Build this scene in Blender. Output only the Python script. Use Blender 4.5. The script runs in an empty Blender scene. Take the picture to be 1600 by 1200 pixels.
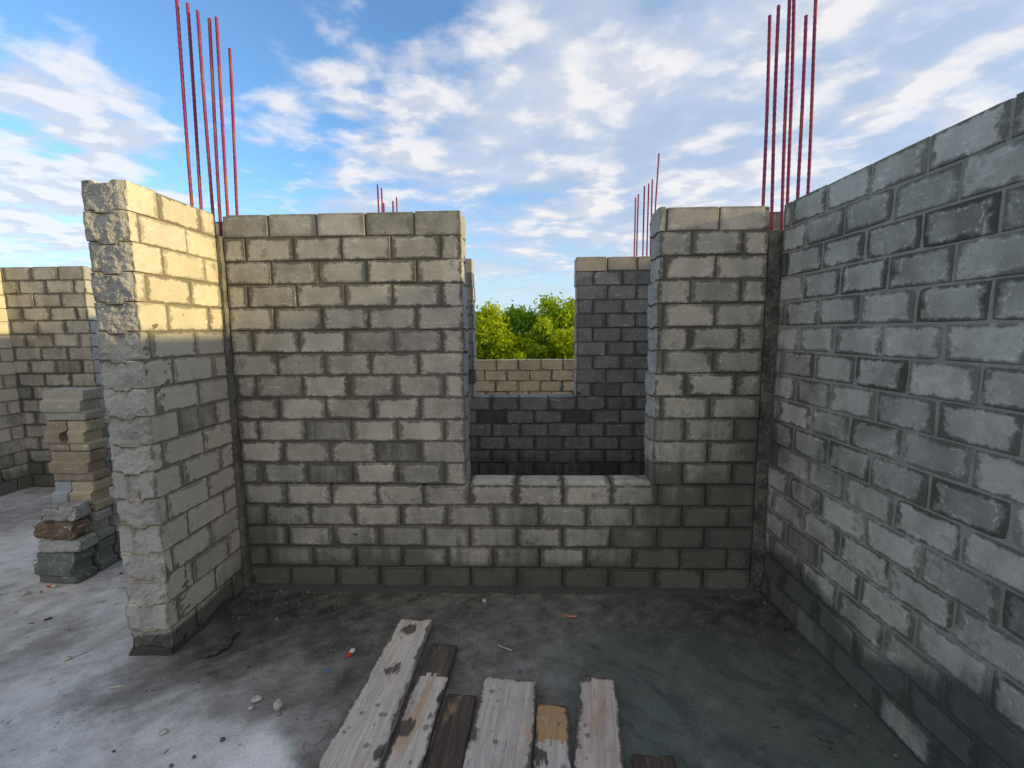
import bpy, math, random
from mathutils import Vector, Matrix, noise
R = math.radians
rng = random.Random(11)
scene = bpy.context.scene
col = scene.collection

# ------------------------------------------------------------------ helpers
def link(o, parent=None):
    col.objects.link(o)
    if parent: o.parent = parent
    return o

def tag(o, label, cat, group=None, kind=None):
    if label: o['label'] = label
    if cat: o['category'] = cat
    if group: o['group'] = group
    if kind: o['kind'] = kind
    return o

def empty(name, loc=(0, 0, 0), rz=0.0):
    o = bpy.data.objects.new(name, None)
    o.empty_display_size = .1
    o.location = loc; o.rotation_euler = (0, 0, rz)
    return link(o)

class MB:
    """collects vertices and faces, with per-corner uv / dim / tint data"""
    def __init__(s):
        s.v = []; s.f = []; s.uv = []; s.dim = []; s.tint = []; s.mi = []; s.sm = []
    def face(s, idx, uvs=None, dim=(1, 1), tint=None, mi=0, smooth=False):
        s.f.append(tuple(idx)); s.mi.append(mi); s.sm.append(smooth)
        n = len(idx)
        s.uv += list(uvs) if uvs else [(0.5, 0.5)] * n
        s.dim += [dim] * n
        s.tint += list(tint) if tint else [(.5, 0, .5, 1)] * n
    def quadbox(s, x0, x1, y0, y1, z0, z1, mi=0):
        b = len(s.v)
        s.v += [(x0,y0,z0),(x1,y0,z0),(x1,y1,z0),(x0,y1,z0),(x0,y0,z1),(x1,y0,z1),(x1,y1,z1),(x0,y1,z1)]
        for q in ((0,3,2,1),(4,5,6,7),(0,1,5,4),(1,2,6,5),(2,3,7,6),(3,0,4,7)):
            s.face([b+i for i in q], mi=mi)
    def build(s, name, mats, parent=None, flip=False):
        me = bpy.data.meshes.new(name)
        me.from_pydata([tuple(p) for p in s.v], [], s.f)
        me.polygons.foreach_set('material_index', s.mi)
        me.polygons.foreach_set('use_smooth', s.sm)
        u = me.uv_layers.new(name='blk'); u.data.foreach_set('uv', [c for p in s.uv for c in p])
        u = me.uv_layers.new(name='dim'); u.data.foreach_set('uv', [c for p in s.dim for c in p])
        a = me.attributes.new('tint', 'FLOAT_COLOR', 'CORNER')
        a.data.foreach_set('color', [c for p in s.tint for c in p])
        for m in (mats if isinstance(mats, (list, tuple)) else [mats]): me.materials.append(m)
        me.update(); me.validate()
        return link(bpy.data.objects.new(name, me), parent)

def sstep(a, b, x):
    t = max(0., min(1., (x - a) / (b - a))); return t * t * (3 - 2 * t)
def fbm(p, sc, oct=3):
    return noise.fractal(Vector(p) * sc, .6, 2.1, oct)

# ------------------------------------------------------------------ materials
class NT:
    def __init__(s, name, world=None):
        if world: s.nt = world.node_tree
        else:
            s.m = bpy.data.materials.new(name); s.m.use_nodes = True; s.nt = s.m.node_tree
        s.nt.nodes.clear()
    def n(s, t, **kw):
        nd = s.nt.nodes.new(t)
        for k, v in kw.items():
            if k.startswith('i_'):
                key = k[2:]; key = int(key) if key.isdigit() else key.replace('_', ' ')
                s.put(nd.inputs[key], v)
            else: setattr(nd, k, v)
        return nd
    def put(s, sock, v):
        if isinstance(v, bpy.types.NodeSocket): s.nt.links.new(v, sock)
        else:
            if sock.type == 'RGBA' and len(v) == 3: v = (*v, 1)
            sock.default_value = v
    def math(s, op, a, b=0.0, clamp=False, c=0.0):
        nd = s.n('ShaderNodeMath', operation=op, use_clamp=clamp)
        s.put(nd.inputs[0], a); s.put(nd.inputs[1], b); s.put(nd.inputs[2], c)
        return nd.outputs[0]
    def vmath(s, op, a, b=(0, 0, 0)):
        nd = s.n('ShaderNodeVectorMath', operation=op)
        s.put(nd.inputs[0], a); s.put(nd.inputs[1], b); return nd
    def mix(s, fac, a, b, mode='MIX'):
        nd = s.n('ShaderNodeMix', data_type='RGBA', blend_type=mode)
        s.put(nd.inputs[0], fac); s.put(nd.inputs[6], a); s.put(nd.inputs[7], b); return nd.outputs[2]
    def ss(s, x, a, b, c=0.0, d=1.0):
        nd = s.n('ShaderNodeMapRange', interpolation_type='SMOOTHSTEP')
        for i, v in enumerate((x, a, b, c, d)): s.put(nd.inputs[i], v)
        return nd.outputs[0]
    def noise(s, vec, scale, detail=4, rough=.6, dist=0.0):
        nd = s.n('ShaderNodeTexNoise'); s.put(nd.inputs['Vector'], vec)
        nd.inputs['Scale'].default_value = scale; nd.inputs['Detail'].default_value = detail
        nd.inputs['Roughness'].default_value = rough; nd.inputs['Distortion'].default_value = dist
        return nd.outputs[0]
    def pos(s): return s.n('ShaderNodeNewGeometry').outputs['Position']
    def mapping(s, vec, scale=(1, 1, 1), rot=(0, 0, 0), loc=(0, 0, 0)):
        nd = s.n('ShaderNodeMapping'); s.put(nd.inputs[0], vec)
        nd.inputs['Scale'].default_value = scale; nd.inputs['Rotation'].default_value = rot
        nd.inputs['Location'].default_value = loc
        return nd.outputs[0]
    def out(s, colr, rough=.9, bump=None, bstr=.5, bdist=.01, spec=.3, **extra):
        p = s.n('ShaderNodeBsdfPrincipled')
        s.put(p.inputs['Base Color'], colr); s.put(p.inputs['Roughness'], rough)
        s.put(p.inputs['Specular IOR Level'], spec)
        for k, v in extra.items(): s.put(p.inputs[k.replace('_', ' ')], v)
        if bump is not None:
            b = s.n('ShaderNodeBump'); b.inputs['Strength'].default_value = bstr
            b.inputs['Distance'].default_value = bdist
            s.put(b.inputs['Height'], bump); s.put(p.inputs['Normal'], b.outputs[0])
        o = s.n('ShaderNodeOutputMaterial'); s.nt.links.new(p.outputs[0], o.inputs[0])
        return s.m

def block_material(name, lo, hi, smear, wetcol, scuff=(.72, .705, .66), smear_w=.034, grain=.6, gd=.0045):
    t = NT(name); P = t.pos()
    uv = t.n('ShaderNodeUVMap', uv_map='blk').outputs[0]
    dm = t.n('ShaderNodeUVMap', uv_map='dim').outputs[0]
    su = t.n('ShaderNodeSeparateXYZ', i_0=uv).outputs; sd = t.n('ShaderNodeSeparateXYZ', i_0=dm).outputs
    du = t.math('MINIMUM', su[0], t.math('SUBTRACT', sd[0], su[0]))
    dv = t.math('MINIMUM', su[1], t.math('SUBTRACT', sd[1], su[1]))
    d = t.math('MINIMUM', du, t.math('MULTIPLY', dv, 2.1))
    at = t.n('ShaderNodeVertexColor', layer_name='tint').outputs[0]
    ta = t.n('ShaderNodeSeparateColor', i_0=at).outputs
    n1 = t.noise(P, 26, 5, .65); n2 = t.noise(P, 5.5, 4, .6); n3 = t.noise(P, 160, 3, .7); n4 = t.noise(P, 60, 3, .6)
    c = t.mix(t.math('ADD', t.math('MULTIPLY', ta[0], .50), t.ss(n2, .30, .72, 0, .5)), lo, hi)
    c = t.mix(t.ss(n3, .42, .72, 0, .35), c, t.mix(.5, c, smear))
    # mortar smear round the block edges
    e = t.math('ADD', d, t.math('MULTIPLY', t.math('SUBTRACT', n1, .5), .10))
    e = t.math('ADD', e, t.math('MULTIPLY', t.math('SUBTRACT', n2, .5), .09))
    e = t.math('ADD', e, t.math('MULTIPLY', t.math('SUBTRACT', n4, .5), .03))
    # whitish trowel scuffs and lime bloom
    mp = t.mapping(P, (10, 10, 52), (R(24), R(18), R(31)))
    mq = t.mapping(P, (46, 46, 12), (R(-14), R(10), R(0)))
    sc = t.math('MULTIPLY', t.ss(t.noise(mp, 1.0, 4, .65), .57, .72), t.ss(n2, .40, .58))
    sv = t.math('MULTIPLY', t.ss(t.noise(mq, 1.0, 4, .6), .58, .74), t.ss(n1, .42, .62))
    c = t.mix(t.math('MULTIPLY', sc, .62), c, scuff)
    c = t.mix(t.math('MULTIPLY', sv, .42), c, scuff)
    rim = t.math('MULTIPLY', t.ss(t.math('ABSOLUTE', t.math('SUBTRACT', e, smear_w * 1.25)), .013, .0), t.ss(n4, .50, .66))
    c = t.mix(t.math('MULTIPLY', t.math('MULTIPLY', rim, ta[2]), .72), c, scuff)
    sp = t.ss(t.noise(P, 48, 2, .5), .69, .76)
    c = t.mix(t.math('MULTIPLY', sp, .45), c, scuff)
    g = t.math('MULTIPLY', t.ss(e, smear_w, smear_w * .12), ta[2], True)
    g2 = t.math('MULTIPLY', t.math('MULTIPLY', t.ss(n2, .55, .72), t.ss(n1, .40, .58)), t.math('MULTIPLY', ta[2], .6))
    g = t.math('MAXIMUM', g, g2)
    c = t.mix(t.math('MULTIPLY', g, .88), c, smear)
    # damp
    drip = t.noise(t.mapping(P, (15, 15, 1.5)), 1.0, 4, .6); big = t.noise(P, 1.7, 3, .55)
    w = t.math('ADD', ta[1], t.math('MULTIPLY', t.math('SUBTRACT', n2, .5), .95))
    w = t.math('ADD', w, t.math('ADD', t.math('MULTIPLY', t.math('SUBTRACT', drip, .5), .75), t.math('MULTIPLY', t.math('SUBTRACT', big, .5), .7)))
    w = t.math('ADD', w, t.math('MULTIPLY', t.math('SUBTRACT', n4, .5), .25))
    w = t.ss(t.math('ADD', w, t.math('MULTIPLY', t.math('SUBTRACT', n1, .5), .35)), .22, .86)
    c = t.mix(t.math('MULTIPLY', w, .80), c, wetcol)
    b = t.math('ADD', t.math('MULTIPLY', n3, .6), t.math('ADD', t.math('MULTIPLY', n1, .4), t.math('MULTIPLY', g, .35)))
    r = t.math('SUBTRACT', .93, t.math('MULTIPLY', w, .35))
    return t.out(c, r, b, grain, gd, .25)

def mortar_material(name, a, b, wetz=0.0):
    t = NT(name); P = t.pos()
    n = t.noise(P, 30, 5, .7); n2 = t.noise(P, 4, 3, .6)
    ta = t.n('ShaderNodeSeparateColor', i_0=t.n('ShaderNodeVertexColor', layer_name='tint').outputs[0]).outputs
    w = t.ss(t.math('ADD', ta[1], t.math('ADD', t.math('MULTIPLY', t.math('SUBTRACT', n2, .5), .7), t.math('MULTIPLY', t.math('SUBTRACT', n, .5), .5))), .18, .75)
    c = t.mix(t.math('ADD', t.math('MULTIPLY', n, .6), t.math('MULTIPLY', n2, .4)), a, b)
    c = t.mix(t.math('MULTIPLY', w, .85), c, (.04, .042, .038))
    return t.out(c, .95, t.math('ADD', n, t.math('MULTIPLY', t.noise(P, 110, 3, .7), .6)), .9, .012, .2)

M = {}
M['block'] = block_material('block_grey', (.22, .212, .188), (.55, .525, .46), (.078, .071, .056), (.055, .056, .052))
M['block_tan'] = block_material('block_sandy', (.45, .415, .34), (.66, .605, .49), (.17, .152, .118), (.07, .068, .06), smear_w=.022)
M['block_green'] = block_material('block_greenish', (.19, .186, .160), (.58, .565, .50), (.055, .054, .043), (.04, .046, .044))
M['block_dark'] = block_material('block_shaded', (.15, .155, .16), (.27, .28, .285), (.06, .06, .06), (.045, .047, .05))  # darkened block colour, carries the shade of the room behind the window
M['block_warm'] = block_material('block_buff', (.27, .245, .205), (.42, .385, .325), (.11, .092, .075), (.07, .06, .05), smear_w=.022)
M['rough'] = block_material('block_broken_face', (.40, .40, .38), (.60, .60, .57), (.28, .275, .25), (.06, .06, .055), smear_w=.006, grain=1.0, gd=.022)
M['mortar_dark'] = mortar_material('mortar_brown_grey', (.065, .060, .049), (.19, .178, .148))
M['mortar_damp_shaded'] = mortar_material('mortar_damp_shaded', (.045, .045, .045), (.11, .11, .105))  # dark for damp fillets, and for joints with shade in their colour
M['mortar_pale'] = mortar_material('mortar_pale', (.22, .215, .185), (.43, .42, .37))
M['mortar_sand'] = mortar_material('mortar_sandy', (.17, .15, .11), (.30, .265, .20))

def simple(name, a, b, scale=20, rough=.85, bstr=.4, bdist=.004, spec=.3, stretch=(1, 1, 1)):
    t = NT(name); P = t.mapping(t.n('ShaderNodeTexCoord').outputs['Object'], stretch)
    n = t.noise(P, scale, 5, .65)
    return t.out(t.mix(t.ss(n, .3, .7), a, b), rough, n, bstr, bdist, spec)

# ------------------------------------------------------------------ blocks
def emit_block(mb, frame, a0, a1, z0, z1, e0, e1, na=6, nz=3, ch=.006, amp=.0015, rnd=(.5, 0, .5),
               wetfn=None, rough=0.0, mode=None, tongue=0.0, mi=0, mir=None, ne=1, seed=0, ridge=0.0):
    """block with two caps facing -e / +e; frame(a, z, e) -> world.
    rough > 0: the cap at e0 is broken stone, mode says how; tongue: the centre third drops down"""
    A = a1 - a0; H = z1 - z0; E = e1 - e0
    if rough: na, nz = 34, 21
    es = [e0, e0 + ch] + [e0 + ch + (E - 2 * ch) * i / (ne + 1) for i in range(1, ne + 1)] + [e1 - ch, e1]
    base = len(mb.v)
    grids = {}
    def tg(fa): return sstep(.26, .34, fa) * (1 - sstep(.66, .74, fa))
    def put(i, j, k):
        key = (i, j, k)
        if key in grids: return grids[key]
        fa, fz = i / na, j / nz
        ins = ch if k in (0, len(es) - 1) else 0
        a = a0 + ins + (A - 2 * ins) * fa; z = z0 + ins + (H - 2 * ins) * fz; e = es[k]
        if tongue: z -= tongue * tg(fa)
        if ridge and j == nz: z += ridge * (1 if .28 < (es[k] - e0) / E < .72 else 0)
        p = frame(a, z, e)
        q = Vector(p) + Vector((seed * 1.7, seed * .9, 0))
        nv = noise.noise_vector(q * 16) * amp + noise.noise_vector(q * 55) * amp * .55
        a += nv[0]; z += nv[1] * .8; e += nv[2] * .6
        if rough and k <= 1 + ne:
            f = 1.0
            if mode == 'hollow': f = sstep(.30, .36, fa) * (1 - sstep(.62, .68, fa)); 
            w = 1.0 if k == 0 else (.35 if k == 1 else .12)
            vd = noise.voronoi(q * 17)[0]; d = .44 * noise.fractal(q * 8, .6, 2.2, 6) + .34 * (vd[1] - vd[0]) - .1 * abs(noise.noise(q * 70))
            dd = rough * (d + .1) * w * f
            if mode == 'hollow': dd += rough * .35 * f * (1 if k == 0 else 0)
            e += dd
            edge = min(fa, 1 - fa)
            if k <= 1 and mode != 'hollow': e += rough * .35 * (1 - sstep(0, .14, edge))
            a += rough * .16 * noise.noise(q * 18) * (1 if k < 2 else .4)
        if not rough and k <= 1 and i in (0, na) and j in (0, nz):
            cn = max(0, noise.noise(Vector((seed * 3 + i, j * 5.1, seed))) - .05)
            e += cn * .012; z += (.005 if j == 0 else -.005) * cn * 2; a += (.005 if i == 0 else -.005) * cn * 2
        mb.v.append(frame(a, z, e)); grids[key] = len(mb.v) - 1
        return grids[key]
    r0, w0, g0 = rnd
    def T(idx):
        out = []
        for i in idx:
            w = w0
            if wetfn: w = max(w, wetfn(mb.v[i]) + w0 * .5)
            out.append((r0, w, g0, 1))
        return out
    K = len(es) - 1
    for k, flip in ((0, False), (K, True)):
        for i in range(na):
            for j in range(nz):
                q = [(i, j), (i + 1, j), (i + 1, j + 1), (i, j + 1)]
                if flip: q = q[::-1]
                idx = [put(x, y, k) for x, y in q]
                mb.face(idx, [(A * x / na, H * y / nz) for x, y in q], (A, H), T(idx), mir if (mir is not None and k == 0) else mi, False)
    for k in range(K):
        for i in range(na):
            for j, fl in ((0, False), (nz, True)):
                q = [(i, k), (i, k + 1), (i + 1, k + 1), (i + 1, k)]
                if not fl: q = q[::-1]
                q = q[::-1]
                idx = [put(x, j, y) for x, y in q]
                mb.face(idx, [(A * x / na, es[y] - e0) for x, y in q], (A, E), T(idx), mi)
        for j in range(nz):
            for i, fl in ((0, False), (na, True)):
                q = [(j, k), (j, k + 1), (j + 1, k + 1), (j + 1, k)]
                if fl: q = q[::-1]
                q = q[::-1]
                idx = [put(i, x, y) for x, y in q]
                mb.face(idx, [(es[y] - e0, H * x / nz) for x, y in q], (E, H), T(idx), mi)

def wall(name, label, org, d, n, thick, h, regions, joints, mats, mortar, wetfn=None, inset=.007,
         ends=None, jog=.004, bed=.007, head=.013, grime=(.55, 1.0), drywet=.12, seed=1, base=0.0, cat='block wall', top_mat=None, back_detail=False, ridge_at=None):
    """d: direction along the wall, n: into its thickness.  regions: (s0, s1, row0, row1).
    ends: {region index: (near, far)} rough amplitudes for the end block of each course."""
    rg = random.Random(seed)
    root = empty(name, (0, 0, 0)); tag(root, label, cat)
    def fr(s, z, t): return (org[0] + d[0] * s + n[0] * t, org[1] + d[1] * s + n[1] * t, z + base)
    def fr_end0(a, z, e): return None
    mb = MB(); mo = MB()
    for ri, (s0, s1, ra, rb) in enumerate(regions):
        en = (ends or {}).get(ri, (0, 0))
        for r in range(ra, rb):
            z0 = r * h + bed / 2; z1 = (r + 1) * h - bed / 2
            off, pitch = joints(r)
            k = math.floor((s0 - off) / pitch) - 1
            cuts = []
            while off + k * pitch < s1 - .045:
                c = off + k * pitch + rg.uniform(-.006, .006)
                if c > s0 + .045: cuts.append(c)
                k += 1
            cs = [s0] + cuts + [s1]
            for i in range(len(cs) - 1):
                x0 = cs[i] + (head / 2 if i else 0); x1 = cs[i + 1] - (head / 2 if i < len(cs) - 2 else 0)
                if en[0] and i == 0: x0 += rg.uniform(-.008, .006)
                if en[1] and i == len(cs) - 2: x1 += rg.uniform(-.006, .008)
                wet = .0 if rg.random() > drywet * (1.6 if r < 9 else .5) else rg.uniform(.35, .85)
                rnd = (rg.random(), wet, rg.uniform(*grime))
                t0 = rg.uniform(-jog, jog); sd = rg.random() * 50; jz = rg.uniform(-.0018, .0018)
                m_ = 0
                if top_mat is not None and r == 16: m_ = 2; rnd = (rnd[0], 0, rnd[2] * .45)
                if en[0] and i == 0:
                    # broken end towards -s: cap lies across the thickness
                    mode = None
                    if en[0] > .02 and r in (1, 4, 6): mode = 'hollow'
                    emit_block(mb, lambda a, z, e: fr(e, z, thick - a), 0 - t0, thick - t0 - .001, z0 - .001, z1 + .002, x0, x1, rnd=rnd, wetfn=wetfn,
                               rough=en[0], mode=mode, tongue=.016 if en[0] > .02 else .008, mi=m_, mir=1, ne=3, seed=sd, ch=.004)
                elif en[1] and i == len(cs) - 2:
                    emit_block(mb, lambda a, z, e, xx=x0 + x1: fr(xx - e, z, a), t0, thick + t0, z0 - .001, z1 + .002, x0, x1, rnd=rnd, wetfn=wetfn,
                               rough=en[1], mode=None, tongue=.008, mi=m_, mir=1, ne=3, seed=sd, ch=.004)
                else:
                    rd = .016 if (ridge_at and r == ridge_at[0] and ridge_at[1] < x1 and x0 < ridge_at[2]) else 0
                    emit_block(mb, fr, x0, x1, z0 + jz, z1 + jz - rd * .3, t0, thick + t0, rnd=rnd, wetfn=wetfn, mi=m_, ne=6 if rd else 1, seed=sd, ridge=rd,
                               ch=rg.uniform(.0025, .0055), amp=.0012)
        # mortar core, a quilt that bulges a little
        e0, e1 = s0 + (.06 if en[0] > .03 else .025 if en[0] else .004), s1 - (.025 if en[1] else .004)
        zb, zt = ra * h, rb * h - .012
        nx = max(2, int((e1 - e0) / .032)); nz = max(2, int((zt - zb) / .032))
        for side in (0, 1):
            b = len(mo.v)
            for j in range(nz + 1):
                for i in range(nx + 1):
                    s = e0 + (e1 - e0) * i / nx; z = zb + (zt - zb) * j / nz
                    q = fr(s, z, 0)
                    dlt = noise.noise(Vector(q) * 14) * min(.004, inset * .45) - (.0045 * max(0, noise.noise(Vector(q) * 33 + Vector((7, 0, 0)))) if inset > .005 else 0)
                    tt = inset + dlt if side == 0 else thick - inset - dlt
                    mo.v.append(fr(s, z, tt))
            for j in range(nz):
                for i in range(nx):
                    q = [b + j * (nx + 1) + i, b + j * (nx + 1) + i + 1, b + (j + 1) * (nx + 1) + i + 1, b + (j + 1) * (nx + 1) + i]
                    mo.face(q if side == 0 else q[::-1], smooth=True, tint=[(.5, wetfn(mo.v[k_]) if wetfn else 0, .5, 1) for k_ in (q if side == 0 else q[::-1])])
        b = len(mo.v)
        for (s, z) in ((e0, zb), (e1, zb), (e1, zt), (e0, zt)):
            for t in (inset + .004, thick - inset - .004): mo.v.append(fr(s, z, t))
        for i in range(4):
            j = (i + 1) % 4
            mo.face([b + 2 * i, b + 2 * i + 1, b + 2 * j + 1, b + 2 * j])
    mb.build('blockwork', mats, root)
    mo.build('mortar', mortar, root)
    return root

H = .15
lat_back = lambda r: (.322, .3195) if r % 2 == 0 else (.162, .3195)

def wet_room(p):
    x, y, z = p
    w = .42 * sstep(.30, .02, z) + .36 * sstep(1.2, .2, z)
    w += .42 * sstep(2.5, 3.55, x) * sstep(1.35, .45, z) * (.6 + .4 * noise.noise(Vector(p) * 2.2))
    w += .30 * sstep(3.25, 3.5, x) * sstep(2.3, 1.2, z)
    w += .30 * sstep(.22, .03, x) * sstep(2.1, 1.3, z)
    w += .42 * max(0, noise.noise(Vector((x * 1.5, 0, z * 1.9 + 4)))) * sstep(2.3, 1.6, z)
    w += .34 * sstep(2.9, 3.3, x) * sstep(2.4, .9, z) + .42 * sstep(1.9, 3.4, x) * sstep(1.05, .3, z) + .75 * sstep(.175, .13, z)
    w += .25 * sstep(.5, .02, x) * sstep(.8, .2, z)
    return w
def wet_left(p):
    x, y, z = p
    w = .95 * sstep(.15, .09, z) + .55 * sstep(.42, .1, z) * sstep(-.5, -.1, y) + .25 * sstep(-.16, -.06, y)
    return w
def wet_right(p):
    x, y, z = p
    nn = noise.noise(Vector((y * 2.1, 1, z * 1.2)))
    w = .72 * sstep(.40 + .14 * nn + .22 * sstep(-.8, -1.7, y), .26 + .14 * nn, z)
    if z < .15: w -= .62 * max(0, noise.noise(Vector((y * 3.1 + 2, 5, 0))) + .15)
    w += .20 * sstep(1.5, .4, z)
    w += .45 * sstep(-.22, -.03, y) * sstep(2.2, 1.6, z) * sstep(.7, 1.1, z)
    w += .40 * sstep(.26, .06, abs(z - 1.06 - .08 * noise.noise(Vector((y * 3, 0, 0))))) * sstep(-1.15, -.5, y)
    w += .48 * max(0, noise.noise(Vector((y * 1.3 + 3, 0, z * 1.7)))) - .04
    return w
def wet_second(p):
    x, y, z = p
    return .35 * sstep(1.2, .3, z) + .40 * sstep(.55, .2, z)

# back wall with its window opening
back = wall('block_wall', 'tall grey block wall with the nearest window opening, facing the camera across the wet floor',
     (0, 0), (1, 0), (0, 1), .23, H, [(.022, 1.583, 5, 17), (2.828, 3.512, 5, 17), (.022, 3.512, 0, 5)], lat_back,
     [M['block'], M['rough'], M['block']], M['mortar_dark'], wet_room, ends={0: (0, .012), 1: (.02, 0)}, seed=3, grime=(.7, 1.0), drywet=.06, top_mat=1, ridge_at=(4, 1.583, 2.828))
# fillet of cement along its base
mb = MB(); b = len(mb.v); N = 90
for i in range(N + 1):
    x = .0 + 3.56 * i / N
    q = Vector((x * 6, 0, 0)); dy = .034 + .022 * noise.noise(q) + .01 * noise.noise(q * 5); dz = .020 + .016 * noise.noise(q * 1.7)
    mb.v += [(x, .012, dz), (x, -.3 * dy, .6 * dz), (x, -dy, .012), (x, -dy - .03, -.006)]
for i in range(N):
    for k in range(3):
        a = b + i * 4 + k; mb.face([a, a + 1, a + 5, a + 4][::-1], smooth=True)
mb.build('cement_fillet', M['mortar_damp_shaded'], back)

# short wall with broken end at the left of the room
lat_left = lambda r: (.69 - .48, .3185) if r % 2 == 0 else (.69 - .614, .3185)
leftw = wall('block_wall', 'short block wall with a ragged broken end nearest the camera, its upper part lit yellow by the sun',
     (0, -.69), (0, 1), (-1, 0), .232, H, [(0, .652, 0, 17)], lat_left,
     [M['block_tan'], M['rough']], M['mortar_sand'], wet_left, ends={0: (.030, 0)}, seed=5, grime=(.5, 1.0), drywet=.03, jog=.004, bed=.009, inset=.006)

# mud and mortar left heaped against its foot
mb = MB(); path = []
for i in range(36): path.append((.0, -.05 - .64 * i / 35, 1, 0))
for i in range(1, 8): a = R(90 * i / 8); path.append((0, -.69, math.cos(a), -math.sin(a)))
for i in range(14): path.append((-.232 * i / 13, -.69, 0, -1))
for i in range(1, 8): a = R(90 * i / 8); path.append((-.232, -.69, -math.sin(a), -math.cos(a)))
for i in range(36): path.append((-.232, -.69 + .64 * i / 35, -1, 0))
for (x, y, nx_, ny_) in path:
    q = Vector((x * 5, y * 5, 1)); w_ = .012 + .026 * noise.noise(q) + .012 * noise.noise(q * 4); h_ = .030 + .040 * noise.noise(q * 1.3 + Vector((4, 0, 0)))
    for f, zf in ((-.10, 1.0), (.12, .82), (.38, .42), (.75, .13), (1.15, -.10)):
        jx = .004 * noise.noise(q * 6 + Vector((f * 9, 0, 0)))
        mb.v.append((x + nx_ * (w_ * f + jx), y + ny_ * (w_ * f + jx), h_ * zf))
for i in range(len(path) - 1):
    for k in range(4):
        a = i * 5 + k; mb.face([a, a + 1, a + 6, a + 5], smooth=True, tint=[(.5, .5, .5, 1)] * 4)
mb.build('mud_fillet', M['mortar_damp_shaded'], leftw)

# long wall on the right
lat_right = lambda r: (.380, .3) if r % 2 == 0 else (.230, .3)
dr = Vector((.02, -1)).normalized()
wall('block_wall', 'long grey green block wall with pale mortar joints running along the right side past the camera',
     (3.588, -.012), (dr[0], dr[1]), (-dr[1], dr[0]), .23, H, [(0, 4.65, 0, 17)], lat_right,
     [M['block_green'], M['rough']], M['mortar_pale'], wet_right, seed=7, inset=.005, grime=(.6, 1.0), drywet=.06, bed=.010, head=.013, jog=.0025)

# second wall, behind, with the smaller window opening
H2 = .1513
lat2 = lambda r: (1.59, .318) if r % 2 == 0 else (1.44, .318)
wall('block_wall', 'dark block wall, shade worked into its colour, seen through the nearest window, with a second window opening of its own',
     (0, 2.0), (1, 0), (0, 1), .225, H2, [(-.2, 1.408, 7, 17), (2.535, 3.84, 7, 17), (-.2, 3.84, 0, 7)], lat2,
     [M['block_dark'], M['rough'], M['block_warm']], M['mortar_damp_shaded'], wet_second, ends={0: (0, .008), 1: (.008, 0)}, seed=9, grime=(.3, .8), top_mat=1, drywet=.1)  # buff top course: the warm sunlight on it is put into the colour
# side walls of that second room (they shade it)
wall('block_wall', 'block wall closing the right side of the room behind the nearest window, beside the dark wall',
     (3.62, .25), (0, 1), (1, 0), .225, H2, [(0, 1.72, 0, 17)], lat_right, [M['block_dark'], M['rough']], M['mortar_damp_shaded'], None, seed=12)
wall('block_wall', 'block wall hidden behind the big grey wall, running back to the dark wall on its left side',
     (.0, .25), (0, 1), (-1, 0), .225, H2, [(0, 1.72, 0, 17)], lat_right, [M['block'], M['rough']], M['mortar_dark'], None, seed=13)
# low parapet behind everything
HP = .152
wall('parapet_wall', 'low sunlit buff block wall in front of the trees, seen through both window openings',
     (-2.0, 3.45), (1, 0), (0, 1), .2, HP, [(0, 7.4, 0, 9)], lambda r: (.05, .318) if r % 2 == 0 else (.21, .318),
     [M['block_warm'], M['rough']], M['mortar_dark'], None, seed=15, base=.012, grime=(.5, .9), drywet=.02, cat='parapet wall')
# far left walls
lat_f = lambda r: (.02, .318) if r % 2 == 0 else (.18, .318)
wall('block_wall', 'block wall at the far left behind the stacked blocks, facing the camera, its top in brown light',
     (-3.9, 2.0), (1, 0), (0, 1), .225, H, [(-.03, .955, 0, 17)], lat_f, [M['block'], M['rough']], M['mortar_dark'],
     lambda p: .5 * sstep(.5, .1, p[2]) + .3 * sstep(2.0, 1.3, p[2]) + .1, ends={0: (0, .008)}, seed=17, base=.0, grime=(.5, 1))
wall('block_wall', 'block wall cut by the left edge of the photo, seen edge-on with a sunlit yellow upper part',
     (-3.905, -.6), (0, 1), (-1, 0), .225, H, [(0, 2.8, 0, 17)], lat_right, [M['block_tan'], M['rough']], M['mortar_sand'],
     lambda p: .7 * sstep(.4, .1, p[2]) + .25 * sstep(1.2, .6, p[2]), seed=19, base=-.01, grime=(.2, .7))

# ------------------------------------------------------------------ concrete columns with steel bars
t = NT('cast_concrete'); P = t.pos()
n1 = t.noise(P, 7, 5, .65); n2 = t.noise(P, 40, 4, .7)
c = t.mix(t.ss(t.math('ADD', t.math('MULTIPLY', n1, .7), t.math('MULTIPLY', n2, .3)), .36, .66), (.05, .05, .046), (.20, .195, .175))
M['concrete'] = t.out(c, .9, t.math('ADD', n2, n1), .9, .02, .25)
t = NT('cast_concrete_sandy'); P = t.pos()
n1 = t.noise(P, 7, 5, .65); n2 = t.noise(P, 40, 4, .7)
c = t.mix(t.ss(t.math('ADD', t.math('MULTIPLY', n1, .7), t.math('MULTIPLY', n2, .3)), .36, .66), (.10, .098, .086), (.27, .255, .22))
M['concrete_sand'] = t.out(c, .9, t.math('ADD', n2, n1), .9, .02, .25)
t = NT('rusty_red_steel'); P = t.pos()
n1 = t.noise(P, 5, 3, .6); n2 = t.noise(P, 70, 3, .6)
c = t.mix(t.ss(n1, .4, .66), (.24, .026, .115), (.33, .085, .07))
c = t.mix(t.ss(n2, .60, .72, 0, .5), c, (.40, .27, .24))
M['rebar'] = t.out(c, .7, n2, .3, .002, .35)

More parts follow.
